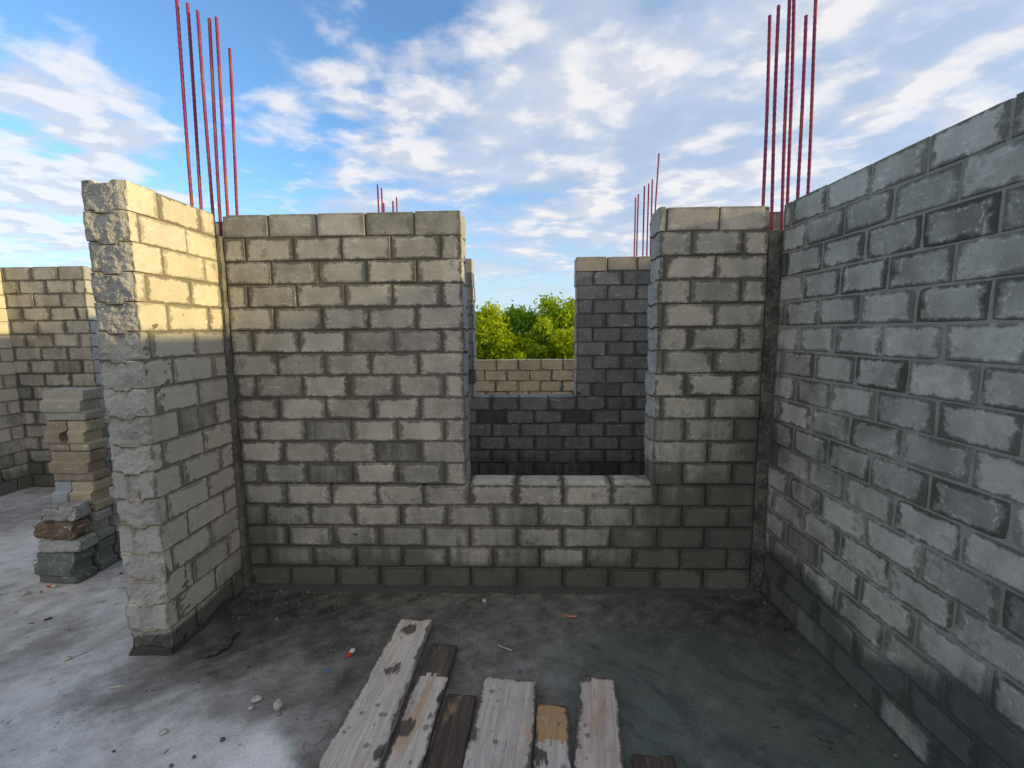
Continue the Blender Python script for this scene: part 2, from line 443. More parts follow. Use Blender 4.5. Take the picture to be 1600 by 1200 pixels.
def column(name, label, x0, x1, y0, y1, ztop, mat, bars, rad=.0095):
    root = empty(name, ((x0 + x1) / 2, (y0 + y1) / 2, 0)); tag(root, label, 'concrete column')
    ox, oy = root.location[0], root.location[1]
    mb = MB(); nz = 60; na = 6
    def per(u):                      # walk the square outline
        u = u % 4; k = int(u); f = u - k
        return [(x0 + (x1 - x0) * f, y0), (x1, y0 + (y1 - y0) * f), (x1 - (x1 - x0) * f, y1), (x0, y1 - (y1 - y0) * f)][k]
    n = 4 * na
    for j in range(nz + 1):
        z = ztop * j / nz
        for i in range(n):
            x, y = per(4 * i / n); q = Vector((x, y, z))
            dv = noise.noise_vector(q * 9) * .006 + noise.noise_vector(q * 26) * .003
            mb.v.append((x + dv[0] - ox, y + dv[1] - oy, z + (dv[2] * 2 if j == nz else 0)))
    for j in range(nz):
        for i in range(n):
            k = (i + 1) % n
            mb.face([j * n + i, j * n + k, (j + 1) * n + k, (j + 1) * n + i])
    mb.v.append((0, 0, ztop + .01)); c_ = len(mb.v) - 1
    for i in range(n): mb.face([nz * n + i, nz * n + (i + 1) % n, c_])
    mb.build('column_shaft', mat, root)
    for (bx, by, bz), (tx, ty, tz) in bars:
        b = MB(); seg = 10
        d = Vector((tx - bx, ty - by, tz - bz)); L = d.length
        # straight down into the concrete
        p0 = Vector((bx, by, bz)) - d.normalized() * max(.25, (bz - ztop + .1) / d.normalized()[2]); p1 = Vector((tx, ty, tz))
        dd = (p1 - p0); L = dd.length; dd.normalize()
        ux = dd.orthogonal().normalized(); uy = dd.cross(ux)
        ns = int(L / .02)                # ribs of the deformed bar
        wob = rng.uniform(0, 9)
        for j in range(ns + 1):
            s = L * j / ns; r = rad * (1.10 if j % 2 else .95)
            cpt = p0 + dd * s + ux * .004 * math.sin(s * 2.1 + wob) + uy * .003 * math.sin(s * 3.3 + wob)
            for i in range(seg):
                a = 2 * math.pi * i / seg
                p = cpt + ux * r * math.cos(a) + uy * r * math.sin(a)
                b.v.append((p[0] - ox, p[1] - oy, p[2]))
        for j in range(ns):
            for i in range(seg):
                k = (i + 1) % seg
                b.face([j * seg + i, j * seg + k, (j + 1) * seg + k, (j + 1) * seg + i], smooth=True)
        b.face([ns * seg + i for i in range(seg)])
        b.build('rebar', M['rebar'], root)
    return root

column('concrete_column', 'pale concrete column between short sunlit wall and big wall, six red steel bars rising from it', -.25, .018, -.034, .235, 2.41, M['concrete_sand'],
  [((-.235,.1,2.641),(-.225,.1,3.95)),((-.176,.1,2.616),(-.157,.1,3.873)),((-.103,.1,2.598),(-.086,.1,3.826)),
   ((-.051,.1,2.535),(-.023,.1,3.783)),((.004,.1,2.596),(.023,.1,3.786)),((-.007,.215,2.62),(.023,.215,3.668))])
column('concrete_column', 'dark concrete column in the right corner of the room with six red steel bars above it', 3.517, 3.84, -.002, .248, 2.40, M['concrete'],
  [((3.53,.13,2.576),(3.494,.1,3.69)),((3.585,.13,2.575),(3.541,.1,3.749)),((3.640,.1,2.475),(3.60,.1,3.83)),
   ((3.672,.1,2.474),(3.631,.1,3.818)),((3.731,.1,2.619),(3.709,.1,3.683)),((3.790,.1,2.65),(3.765,.1,3.842))])
column('concrete_column', 'distant column behind the big wall, only its five thin bars show above the wall top', .20, .56, 2.235, 2.50, 2.45, M['concrete'],
  [((.290,2.36,3.1),(.290,2.36,3.47)),((.333,2.36,3.1),(.335,2.36,3.43)),((.352,2.36,3.1),(.352,2.36,3.265)),((.457,2.36,3.1),(.459,2.36,3.285)),((.508,2.36,3.1),(.509,2.36,3.325))], .0085)
column('concrete_column', 'distant column behind the dark wall, six thin red bars rising to the right of the window opening', 3.12, 3.52, 2.235, 2.50, 2.45, M['concrete'],
  [((3.228,2.36,2.7),(3.228,2.36,3.27)),((3.257,2.36,2.7),(3.258,2.36,3.31)),((3.327,2.36,2.7),(3.324,2.36,3.395)),
   ((3.37,2.36,3.0),(3.37,2.36,3.42)),((3.41,2.36,3.0),(3.408,2.36,3.465)),((3.45,2.36,3.0),(3.475,2.36,3.74))], .0085)

# ------------------------------------------------------------------ floor slab and the land below
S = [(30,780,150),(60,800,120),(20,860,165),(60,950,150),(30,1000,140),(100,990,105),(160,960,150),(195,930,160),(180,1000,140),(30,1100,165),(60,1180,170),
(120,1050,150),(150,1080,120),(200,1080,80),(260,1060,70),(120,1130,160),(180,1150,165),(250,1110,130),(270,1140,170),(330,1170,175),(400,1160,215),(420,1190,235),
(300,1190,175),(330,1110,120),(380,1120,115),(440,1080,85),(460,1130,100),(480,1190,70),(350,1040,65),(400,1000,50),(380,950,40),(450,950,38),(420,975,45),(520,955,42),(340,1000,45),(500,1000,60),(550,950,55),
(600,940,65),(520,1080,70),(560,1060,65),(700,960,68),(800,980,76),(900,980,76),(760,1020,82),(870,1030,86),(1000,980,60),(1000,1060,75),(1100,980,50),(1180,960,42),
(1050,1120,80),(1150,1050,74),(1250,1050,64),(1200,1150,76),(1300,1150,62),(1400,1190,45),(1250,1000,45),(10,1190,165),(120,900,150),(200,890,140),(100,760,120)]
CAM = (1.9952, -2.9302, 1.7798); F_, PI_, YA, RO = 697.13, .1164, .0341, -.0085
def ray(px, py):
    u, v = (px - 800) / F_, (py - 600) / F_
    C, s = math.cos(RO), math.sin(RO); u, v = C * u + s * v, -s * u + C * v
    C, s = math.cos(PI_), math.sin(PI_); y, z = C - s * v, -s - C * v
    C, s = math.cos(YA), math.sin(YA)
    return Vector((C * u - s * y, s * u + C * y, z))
stain_shade = []          # slab colour map, stains with near-wall shade painted in: (x, y, tone) in metres
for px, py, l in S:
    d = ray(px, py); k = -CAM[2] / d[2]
    stain_shade.append((CAM[0] + d[0] * k, CAM[1] + d[1] * k, l))
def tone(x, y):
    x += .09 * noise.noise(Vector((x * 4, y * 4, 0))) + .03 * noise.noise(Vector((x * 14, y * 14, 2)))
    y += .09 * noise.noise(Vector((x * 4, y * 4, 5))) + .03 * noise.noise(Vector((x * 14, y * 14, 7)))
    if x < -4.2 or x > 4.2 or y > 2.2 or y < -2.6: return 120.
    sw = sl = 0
    for a, b, l in stain_shade:
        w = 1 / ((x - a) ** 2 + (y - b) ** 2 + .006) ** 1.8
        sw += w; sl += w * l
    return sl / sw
def axis(lo, hi, a, b, st, big):
    v = [lo + (a - lo) * i / big for i in range(big)]
    k = int((b - a) / st); v += [a + (b - a) * i / k for i in range(k + 1)]
    v += [b + (hi - b) * i / big for i in range(1, big + 1)]
    return v
xs = axis(-9, 7, -4.4, 4.2, .03, 4); ys = axis(-8, 3.9, -2.2, 2.1, .03, 4)
mb = MB(); n = len(xs); tn = []
for y in ys:
    for x in xs:
        q = Vector((x, y, 0))
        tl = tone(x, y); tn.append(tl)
        dz = .004 * noise.noise(q * 3) + .0022 * noise.noise(q * 17)
        mb.v.append((x, y, dz - .004))
for j in range(len(ys) - 1):
    for i in range(n - 1):
        idx = [j * n + i, j * n + i + 1, (j + 1) * n + i + 1, (j + 1) * n + i]
        tt = []
        for k in idx:
            x, y = mb.v[k][0], mb.v[k][1]
            pud = sstep(1.9, 2.5, x) * sstep(-.25, -.7, y) * sstep(4.0, 3.4, x)
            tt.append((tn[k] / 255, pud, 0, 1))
        mb.face(idx, tint=tt, smooth=True)
# slab edge
b = len(mb.v); mb.v += [(-9,-8,-.006),(7,-8,-.006),(7,3.9,-.006),(-9,3.9,-.006),(-9,-8,-.25),(7,-8,-.25),(7,3.9,-.25),(-9,3.9,-.25)]
for q in ((0,1,5,4),(1,2,6,5),(2,3,7,6),(3,0,4,7),(7,6,5,4)): mb.face([b + i for i in q])
t = NT('slab_concrete'); P = t.pos()
ta = t.n('ShaderNodeSeparateColor', i_0=t.n('ShaderNodeVertexColor', layer_name='tint').outputs[0]).outputs
n1 = t.noise(P, 9, 6, .65); n2 = t.noise(P, 60, 4, .7); n3 = t.noise(P, 2.2, 4, .6)
st = t.noise(t.mapping(t.mapping(P, (1, 1, 1), (0, 0, R(-32))), (5, 20, 1)), 1.0, 5, .65)
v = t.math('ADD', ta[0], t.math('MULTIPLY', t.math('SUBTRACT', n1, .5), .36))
v = t.math('ADD', v, t.math('MULTIPLY', t.math('SUBTRACT', st, .5), .25))
v = t.math('ADD', v, t.math('MULTIPLY', t.math('SUBTRACT', n2, .5), .16))
v = t.math('ADD', v, t.math('MULTIPLY', t.math('SUBTRACT', t.noise(P, 4.5, 5, .6, .6), .5), .20))
cr = t.n('ShaderNodeValToRGB', i_0=v); e = cr.color_ramp.elements
e[0].position = .10; e[0].color = (.030, .030, .028, 1); e[1].position = .85; e[1].color = (.78, .78, .79, 1)
for p_, c_ in ((.22, (.086, .086, .079, 1)), (.33, (.175, .172, .158, 1)), (.48, (.31, .31, .30, 1)), (.64, (.54, .55, .55, 1))):
    k = e.new(p_); k.color = c_
wetm = t.ss(v, .42, .20)
c = t.mix(t.math('MULTIPLY', ta[1], t.ss(n3, .3, .6, .25, .85)), cr.outputs[0], (.118, .146, .122))
stk = t.ss(t.noise(t.mapping(t.mapping(P, (1, 1, 1), (0, 0, R(48))), (2.6, 7, 1)), 1.0, 5, .62, .5), .50, .62)
c = t.mix(t.math('MULTIPLY', t.math('MULTIPLY', stk, ta[1]), .42), c, (.034, .046, .046))
sp = t.ss(t.noise(P, 75, 2, .5), .71, .77, 0, .6); c = t.mix(sp, c, (.42, .42, .40))
dk = t.ss(t.noise(P, 13, 5, .72, .5), .60, .70, 0, .75); c = t.mix(dk, c, (.028, .028, .026))
rg_ = t.math('SUBTRACT', .92, t.math('ADD', t.math('MULTIPLY', wetm, .22), t.math('MULTIPLY', ta[1], t.ss(n1, .3, .65, .22, .58))))
bh = t.math('ADD', t.math('MULTIPLY', n1, .8), t.math('ADD', t.math('MULTIPLY', n2, .5), t.math('MULTIPLY', st, .4)))
M['floor'] = t.out(c, rg_, bh, .45, .02, .35)
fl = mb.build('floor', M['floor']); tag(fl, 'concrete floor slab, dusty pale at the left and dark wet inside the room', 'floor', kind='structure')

t = NT('grassland'); P = t.pos()
n1 = t.noise(P, .08, 6, .7); n2 = t.noise(P, 2.2, 4, .7)
M['land'] = t.out(t.mix(t.ss(n1, .35, .65), (.055, .075, .022), (.12, .12, .05)), .95, n2, .5, .1, .2)
mb = MB(); Rr = [0, 30, 80, 200, 600, 2000]; ns = 48
mb.v.append((0, 0, -3.6))
for r in Rr[1:]:
    for i in range(ns):
        a = 2 * math.pi * i / ns; mb.v.append((r * math.cos(a), r * math.sin(a), -3.6 + (.4 * math.sin(a * 5) if r < 300 else 0)))
for i in range(ns): mb.face([0, 1 + i, 1 + (i + 1) % ns])
for k in range(len(Rr) - 2):
    for i in range(ns):
        j = (i + 1) % ns; a = 1 + k * ns; b = a + ns; mb.face([a + i, b + i, b + j, a + j])
tag(mb.build('ground', M['land']), 'rough green land below and beyond the building', 'ground', kind='structure')
# the storey below, so that the slab stands on something
mb = MB(); mb.quadbox(-8.9, 6.9, -7.9, 3.8, -3.7, -.252)
lw = mb.build('lower_storey', M['concrete_sand']); tag(lw, 'plain storey of the building underneath the concrete floor', 'building')

# ------------------------------------------------------------------ loose blocks in the pile
def loose(label, x0, x1, y0, y1, z0, z1, lo, hi, mode='lip', rz=0., seed=0, name='loose_block', group='loose blocks piled beside the short wall', dmg=0., notch=None, smear=None):
    cx, cy = (x0 + x1) / 2, (y0 + y1) / 2
    key = 'm%s%s' % (lo, hi)
    if key not in M:
        M[key] = block_material('loose_block_concrete', lo, hi, smear or tuple(c * .55 for c in lo), (.05, .05, .048), smear_w=.010)
    mb = MB(); w, d, h = x1 - x0, y1 - y0, z1 - z0
    NX, NY, NZ = 14, 8, 13
    ids = {}
    rg = random.Random(seed)
    def P(i, j, k):
        if (i, j, k) in ids: return ids[(i, j, k)]
        fx, fy, fz = i / NX, j / NY, k / NZ
        x = (fx - .5) * w; y = (fy - .5) * d; z = fz * h
        if mode == 'lip':                  # the tongue on the front and left, its groove on the right and back
            s = .016 * (1 if 4 <= k <= 8 else 0)
            x -= s; y -= s
        # chamfer
        c = .006
        bx = i in (0, NX); by = j in (0, NY); bz = k in (0, NZ)
        if bx + by + bz >= 2:
            x *= 1 - 2 * c / w * .6 if bx else 1; y *= 1 - 2 * c / d * .6 if by else 1
            if bz: z += c * .6 if k == 0 else -c * .6
        q = Vector((x + seed * 3.1, y + seed, z))
        v = noise.noise_vector(q * 18) * (.0012 + dmg * .012) + noise.noise_vector(q * 55) * (.001 + dmg * .005)
        if dmg:
            r = max(abs(fx - .5), abs(fz - .5)) * 2
            x *= 1 - dmg * .10 * sstep(.6, 1, abs(fz - .5) * 2) * (1 + noise.noise(q * 7)); y *= 1 - dmg * .10 * sstep(.6, 1, abs(fz - .5) * 2)
            v += noise.noise_vector(q * 6) * .012 * dmg
        if notch and abs(z - h * .46) < .045:  # grip hollow on one vertical edge
            t_ = math.sqrt(max(0, 1 - ((z - h * .46) / .045) ** 2)) * .030
            if notch == 'r' and i >= NX - 2: x -= t_ * (1 if i == NX else .8)
            if notch == 'l' and i <= 2: x += t_ * (1 if i == 0 else .8)
        mb.v.append((x + v[0], y + v[1], z + (v[2] * .6 if 0 < k else 0))); ids[(i, j, k)] = len(mb.v) - 1
        return ids[(i, j, k)]
    rnd = (rg.random(), 0, .5 + dmg * .5, 1)
    def quad(cs, uv, dim):
        mb.face([P(*c_) for c_ in cs], uv, dim, [rnd] * 4)
    for i in range(NX):
        for k in range(NZ):
            uv = [(w*i/NX, h*k/NZ), (w*(i+1)/NX, h*k/NZ), (w*(i+1)/NX, h*(k+1)/NZ), (w*i/NX, h*(k+1)/NZ)]
            quad([(i,0,k),(i+1,0,k),(i+1,0,k+1),(i,0,k+1)], uv, (w, h))
            quad([(i,NY,k),(i,NY,k+1),(i+1,NY,k+1),(i+1,NY,k)], [uv[0],uv[3],uv[2],uv[1]], (w, h))
    for j in range(NY):
        for k in range(NZ):
            uv = [(d*j/NY, h*k/NZ), (d*(j+1)/NY, h*k/NZ), (d*(j+1)/NY, h*(k+1)/NZ), (d*j/NY, h*(k+1)/NZ)]
            quad([(NX,j,k),(NX,j+1,k),(NX,j+1,k+1),(NX,j,k+1)], uv, (d, h))
            quad([(0,j,k),(0,j,k+1),(0,j+1,k+1),(0,j+1,k)], [uv[0],uv[3],uv[2],uv[1]], (d, h))
        for i in range(NX):
            uv = [(w*i/NX, d*j/NY), (w*(i+1)/NX, d*j/NY), (w*(i+1)/NX, d*(j+1)/NY), (w*i/NX, d*(j+1)/NY)]
            quad([(i,j,NZ),(i+1,j,NZ),(i+1,j+1,NZ),(i,j+1,NZ)], uv, (w, d))
            quad([(i,j,0),(i,j+1,0),(i+1,j+1,0),(i+1,j,0)], [uv[0],uv[3],uv[2],uv[1]], (w, d))
    o = mb.build(name, M[key]); o.location = (cx, cy, z0); o.rotation_euler = (0, 0, rz)
    return tag(o, label, 'concrete block', group)
GR = ((.24, .245, .235), (.40, .405, .39)); DK = ((.10, .112, .108), (.19, .205, .20)); TAN = ((.33, .285, .205), (.48, .415, .30)); BRN = ((.21, .175, .135), (.35, .285, .21))
BL = ((.24, .27, .31), (.36, .40, .44)); RB = ((.10, .075, .055), (.20, .15, .11))
hL = .2315; g = .0035
Z = [i * hL for i in range(7)]
loose('dark grey green block on the floor, front bottom of the pile, with stepped ledge', -1.545, -1.245, -.005, .150, 0, .228, *DK, seed=1, rz=R(-3))
loose('dark block on the floor behind the front one, under the middle of the pile', -1.555, -1.25, .175, .320, 0, .228, *DK, seed=2)
loose('dark block on the floor at the very back of the pile by the short wall', -1.56, -1.245, .338, .485, 0, .228, *DK, seed=3)
loose('dull grey block in the second layer of the pile, right side, under the tan ones', -1.55, -1.25, .170, .318, Z[1], Z[1] + .228, *GR, seed=4)
loose('dull grey block at the back of the second layer, half hidden by the ragged wall', -1.555, -1.245, .336, .480, Z[1], Z[1] + .228, *GR, seed=5)
loose('worn grey slab of broken block resting on the front bottom block', -1.515, -1.215, .0, .15, .2285, .325, *GR, seed=6, mode=None, dmg=.6, rz=R(4))
loose('dark brown broken block with crumbling edges in the front of the pile', -1.545, -1.235, -.005, .15, .326, .455, *RB, seed=7, mode=None, dmg=1.0, rz=R(-4))
loose('rounded grey lump of block lying on top of the brown broken one', -1.475, -1.235, .01, .15, .456, .565, *GR, seed=8, mode=None, dmg=1.1, rz=R(5))
loose('blue grey half block at the left of the third layer, above the grey lump', -1.56, -1.428, .195, .345, Z[2], Z[2] + .228, *BL, seed=9)
loose('tan half block at the right of the third layer, beside the blue grey one', -1.424, -1.25, .192, .345, Z[2], Z[2] + .228, *TAN, seed=10)
loose('full brown block in the fourth layer, below the pair with the round hole', -1.56, -1.25, .195, .345, Z[3], Z[3] + .228, *BRN, seed=11)
loose('left half block of the pair with a round grip hole between them', -1.565, -1.408, .195, .345, Z[4], Z[4] + .228, *BRN, seed=12, notch='r')
loose('right half block of the pair with a round grip hole between them', -1.404, -1.25, .195, .345, Z[4], Z[4] + .228, *TAN, seed=13, notch='l')
loose('grey topmost block of the pile with a stepped ledge along its front', -1.565, -1.25, .192, .345, Z[5], Z[5] + .228, (.30, .29, .25), (.44, .42, .35), seed=14)

# ------------------------------------------------------------------ planks
def plank_mat(name, a, b, ink, amt, splat):
    t = NT(name); P = t.n('ShaderNodeTexCoord').outputs['Object']
    P = t.vmath('ADD', P, t.n('ShaderNodeCombineXYZ', i_0=t.math('MULTIPLY', t.n('ShaderNodeObjectInfo').outputs['Random'], 37.0), i_1=t.math('MULTIPLY', t.n('ShaderNodeObjectInfo').outputs['Random'], 91.0)).outputs[0]).outputs[0]
    gr = t.noise(t.mapping(P, (26, 1.6, 26)), 1.5, 6, .7, .4)
    n1 = t.noise(P, 7, 5, .65); n2 = t.noise(P, 45, 3, .7)
    c = t.mix(t.ss(gr, .35, .68), a, b)
    c = t.mix(t.ss(n1, 1 - amt - .06, 1 - amt + .05, 0, .8), c, (.50, .475, .445))     # dried cement skin
    c = t.mix(t.ss(n2, .58, .72, 0, .45), c, tuple(x * .6 for x in a))
    c = t.mix(t.ss(gr, .66, .74, 0, .5), c, ink)
    bare = t.math('MULTIPLY', t.ss(t.noise(t.mapping(P, (9, 2.5, 9), (0, 0, 0), (4, 2, 0)), 1.0, 5, .6), .55, .68), .75)
    c = t.mix(bare, c, t.mix(gr, (.40, .26, .15), (.60, .43, .27)))
    vq = t.n('ShaderNodeTexVoronoi', feature='F1'); t.put(vq.inputs['Vector'], P); vq.inputs['Scale'].default_value = 19
    rq = t.n('ShaderNodeSeparateColor', i_0=vq.outputs['Color']).outputs
    dq = t.math('ADD', vq.outputs['Distance'], t.math('MULTIPLY', t.math('SUBTRACT', n2, .5), .25))
    c = t.mix(t.math('MULTIPLY', t.ss(t.math('SUBTRACT', dq, t.math('MULTIPLY', t.ss(rq[1], .70, 1.0), .26)), .08, -.06), .6), c, (.07, .06, .05))
    vo = t.n('ShaderNodeTexVoronoi', feature='F1'); t.put(vo.inputs['Vector'], t.mix(.05, P, t.n('ShaderNodeTexNoise', i_Scale=14).outputs[1]))
    vo.inputs['Scale'].default_value = 7.5; vo.inputs['Randomness'].default_value = 1
    rr = t.n('ShaderNodeSeparateColor', i_0=vo.outputs['Color']).outputs
    sz = t.math('MULTIPLY', t.ss(rr[0], .30, 1.0), splat)
    sp = t.ss(t.math('SUBTRACT', t.math('ADD', vo.outputs['Distance'], t.math('MULTIPLY', t.math('SUBTRACT', n1, .5), .55)), sz), .04, -.05)
    c = t.mix(t.math('MULTIPLY', sp, .86), c, (.06, .055, .048))
    uv = t.n('ShaderNodeSeparateXYZ', i_0=t.n('ShaderNodeUVMap', uv_map='blk').outputs[0]).outputs
    dm = t.n('ShaderNodeSeparateXYZ', i_0=t.n('ShaderNodeUVMap', uv_map='dim').outputs[0]).outputs
    ed = t.math('MINIMUM', t.math('MINIMUM', uv[0], t.math('SUBTRACT', dm[0], uv[0])), t.math('MULTIPLY', uv[1], .8))
    ed = t.math('ADD', ed, t.math('ADD', t.math('MULTIPLY', t.math('SUBTRACT', n1, .5), .085), t.math('MULTIPLY', t.math('SUBTRACT', n2, .5), .03)))
    c = t.mix(t.math('MULTIPLY', t.ss(ed, .014, .002), .85), c, (.065, .052, .040))
    crk = t.ss(t.math('ABSOLUTE', t.math('SUBTRACT', t.noise(t.mapping(P, (30, .9, 30), (0, 0, 0), (2, 7, 0)), 1.0, 3, .5), .5)), .010, .002)
    c = t.mix(t.math('MULTIPLY', crk, t.ss(n1, .45, .6, 0, .8)), c, ink)
    c = t.mix(t.ss(t.noise(P, 3.5, 5, .7), .52, .70, 0, .5), c, t.mix(.55, c, (.16, .14, .12)))
    return t.out(c, .88, t.math('ADD', gr, t.math('MULTIPLY', n2, .4)), .5, .006, .25)
M['pl_pale'] = plank_mat('weathered_pale_timber', (.44, .40, .35), (.68, .64, .585), (.18, .13, .09), .40, .46)
M['pl_pink'] = plank_mat('weathered_pinkish_timber', (.44, .375, .33), (.66, .575, .515), (.18, .12, .09), .34, .42)
M['pl_dark'] = plank_mat('dark_wet_timber', (.06, .05, .04), (.13, .11, .09), (.02, .017, .013), .22, .3)
M['pl_orange'] = plank_mat('fresh_orange_timber', (.42, .26, .13), (.54, .36, .20), (.15, .08, .04), .35, .3)
M['pl_grey'] = plank_mat('cemented_grey_timber', (.42, .39, .355), (.64, .605, .56), (.16, .13, .10), .42, .42)
M['wetstain'] = simple('wet_dark_timber', (.05, .043, .035), (.13, .10, .075), 14, .6, .4, .004, .3, (8, 1, 8))

def plank(label, pts, z0, th, mat, seed, mats2=None, split=None):
    """pts: far-left, far-right, near-right, near-left on the floor"""
    (ax, ay), (bx, by), (cx, cy), (dx, dy) = pts
    mx = (ax + bx + cx + dx) / 4; my = (ay + by + cy + dy) / 4
    fm = Vector(((ax + bx) / 2, (ay + by) / 2)); nm = Vector(((cx + dx) / 2, (cy + dy) / 2))
    dirv = (nm - fm); L = dirv.length; rz = math.atan2(dirv[1], dirv[0]) + math.pi / 2
    wf = math.hypot(bx - ax, by - ay); wn = math.hypot(cx - dx, cy - dy)
    mb = MB(); NXp, NYp = 12, 60
    idt, idb = {}, {}
    zf, zn = z0
    for j in range(NYp + 1):
        f = j / NYp
        for i in range(NXp + 1):
            u = i / NXp; w = wf + (wn - wf) * f
            q = Vector((u * w + seed * 5, f * L, seed))
            ex = 0
            if i in (0, NXp): ex = .004 * noise.noise(q * 9) + .003 * noise.noise(q * 30)
            x = (u - .5) * w + ex; y = (.5 - f) * L
            if j <= 1: y += (.016 * noise.noise(q * 22) + .012 * noise.noise(q * 7 + Vector((9, 0, 0))) - .006) * (1 if j == 0 else .5)
            if i in (0, NXp) and j in (0, NYp): x *= .985
            zz = zf + (zn - zf) * f + .003 * noise.noise(q * 4)
            rim = .003 if (i in (0, NXp) or j in (0, NYp)) else 0
            mb.v.append((x, y, zz + th - rim + .0016 * noise.noise(Vector((x * 40, y * 3, seed))))); idt[i, j] = len(mb.v) - 1
            mb.v.append((x, y, zz)); idb[i, j] = len(mb.v) - 1
    cut = split if split else -1
    for j in range(NYp):
        for i in range(NXp):
            jag = cut * NYp + 1.8 * noise.noise(Vector((i * .9, seed, 0)))
            m_ = 1 if (split and j < jag) else 0
            pu = [(x_ / NXp * wf, y_ / NYp * L) for x_, y_ in ((i, j), (i, j + 1), (i + 1, j + 1), (i + 1, j))]
            mb.face([idt[i, j], idt[i, j + 1], idt[i + 1, j + 1], idt[i + 1, j]], pu, (wf, L), mi=m_)
            mb.face([idb[i, j], idb[i + 1, j], idb[i + 1, j + 1], idb[i, j + 1]])
    for j in range(NYp):
        for i, s in ((0, 1), (NXp, -1)):
            q = [idt[i, j], idb[i, j], idb[i, j + 1], idt[i, j + 1]]; mb.face(q[::s], mi=2 if mats2 else 0)
    for i in range(NXp):
        for j, s in ((0, -1), (NYp, 1)):
            q = [idt[i, j], idb[i, j], idb[i + 1, j], idt[i + 1, j]]; mb.face(q[::s], mi=2 if mats2 else 0)
    o = mb.build('plank', [mat, mats2 or mat, M['wetstain']])
    o.location = (mx, my, 0); o.rotation_euler = (0, 0, rz)
    return tag(o, label, 'plank', 'timber planks lying on the wet floor')
YN = -1.95
def ext(a, b, y=YN):      # carry an edge on to depth y
    f = (y - a[1]) / (b[1] - a[1]); return (a[0] + (b[0] - a[0]) * f, y)
plank('longest pale plank at the left, spotted with dark wet splashes', [(1.215,-.40),(1.408,-.40),ext((1.412,-.39),(1.395,-1.33)),ext((1.212,-.39),(1.150,-1.33))], (.012,.05), .03, M['pl_pale'], 1)
plank('narrower pale plank with a dark brown far end, tight against the longest plank', [(1.445,-.615),(1.600,-.610),ext((1.61,-.607),(1.567,-1.32)),ext((1.448,-.605),(1.408,-1.32))], (.008,.012), .028, M['pl_pale'], 2, M['pl_dark'], .17)
plank('dark wet split plank sunk between the pale ones', [(1.600,-.945),(1.742,-.94),ext((1.742,-.94),(1.722,-1.33)),ext((1.600,-.945),(1.572,-1.33))], (.002,.002), .018, M['pl_dark'], 3)
plank('wide grey plank in the middle with chipped damp far corners', [(1.775,-.862),(2.036,-.850),ext((2.036,-.85),(2.002,-1.32)),ext((1.775,-.862),(1.728,-1.33))], (.006,.008), .032, M['pl_grey'], 4)
plank('short narrow plank with a bare orange far end', [(2.040,-1.0),(2.183,-.998),ext((2.183,-.998),(2.163,-1.32)),ext((2.040,-1.0),(2.012,-1.32))], (.003,.004), .025, M['pl_grey'], 5, M['pl_orange'], .20)
plank('pinkish grey plank with rounded far corner and two dark spots', [(2.266,-.825),(2.438,-.840),ext((2.445,-.84),(2.382,-1.31)),ext((2.262,-.83),(2.176,-1.316))], (.006,.008), .032, M['pl_pink'], 6)
plank('short dark plank end at the far right, mostly out of the picture', [(2.425,-1.232),(2.600,-1.236),(2.585,YN),(2.41,YN)], (.002,.002), .018, M['pl_dark'], 7)

# ------------------------------------------------------------------ litter on the floor
M['stone'] = simple('pebble_grey', (.30, .29, .27), (.55, .53, .49), 30, .9)
M['dkstone'] = simple('mud_lump', (.025, .024, .022), (.08, .075, .065), 30, .8)
def lump(mb, c, r, seed, mi=0):
    b = len(mb.v); nu, nv = 9, 6
    for j in range(nv + 1):
        th = math.pi * j / nv
        for i in range(nu):
            a = 2 * math.pi * i / nu
            p = Vector((math.sin(th) * math.cos(a), math.sin(th) * math.sin(a), math.cos(th)))
            k = 1 + .38 * noise.noise(p * 1.6 + Vector((seed * 3.3, seed, 0)))
            mb.v.append((c[0] + p[0] * r[0] * k, c[1] + p[1] * r[1] * k, c[2] + p[2] * r[2] * k))
    for j in range(nv):
        for i in range(nu):
            k = (i + 1) % nu
            mb.face([b + j * nu + i, b + (j + 1) * nu + i, b + (j + 1) * nu + k, b + j * nu + k], mi=mi)
def pebble(label, x, y, r, mat='stone', name='pebble', cat='pebble', rz=0, fl=.6, asp=.75):
    mb = MB(); lump(mb, (0, 0, 0), (r, r * asp, r * fl), x * 7 + y * 3)
    o = mb.build(name, M[mat]); o.location = (x, y, r * fl * .7); o.rotation_euler = (0, 0, rz)
    return tag(o, label, cat)
pebble('whitish upright stone chip on the grey floor left of the planks', .799, -1.029, .022, fl=1.2, rz=.4)
pebble('flat pale stone chip just left of the whitish upright one', .665, -.985, .026, fl=.45, rz=.5)
pebble('small pale crumb in front of the flat stone chip', .668, -1.033, .014, rz=.2)
pebble('grey flat crumb on the bright dusty patch near the bottom edge', .351, -1.171, .020, fl=.4, rz=.6)
pebble('pale flat stone on the dusty floor below the ragged wall end', -.557, -.736, .020, fl=.4, rz=.3)
pebble('dark twig-like crumb on the dusty floor left of the ragged wall', -1.036, -.403, .022, 'dkstone', fl=.3, rz=.9, asp=.3)
pebble('small pale stone by the foot of the block pile at the far left', -1.50, -.13, .026, fl=.4, rz=.2)
pebble('small white crumb at the foot of the big wall', 1.705, -.16, .016, fl=.7)
mb = MB()
for i in range(16):
    f = i / 15; lump(mb, (.03 * math.sin(f * 5) + .07 * f, .20 * f - .1, .008), (rng.uniform(.012, .026), rng.uniform(.012, .022), rng.uniform(.008, .016)), i)
o = mb.build('mud_lump', M['dkstone']); o.location = (.21, -.60, 0); tag(o, 'dark crumbly trail of mud on the floor near the short wall base', 'mud')
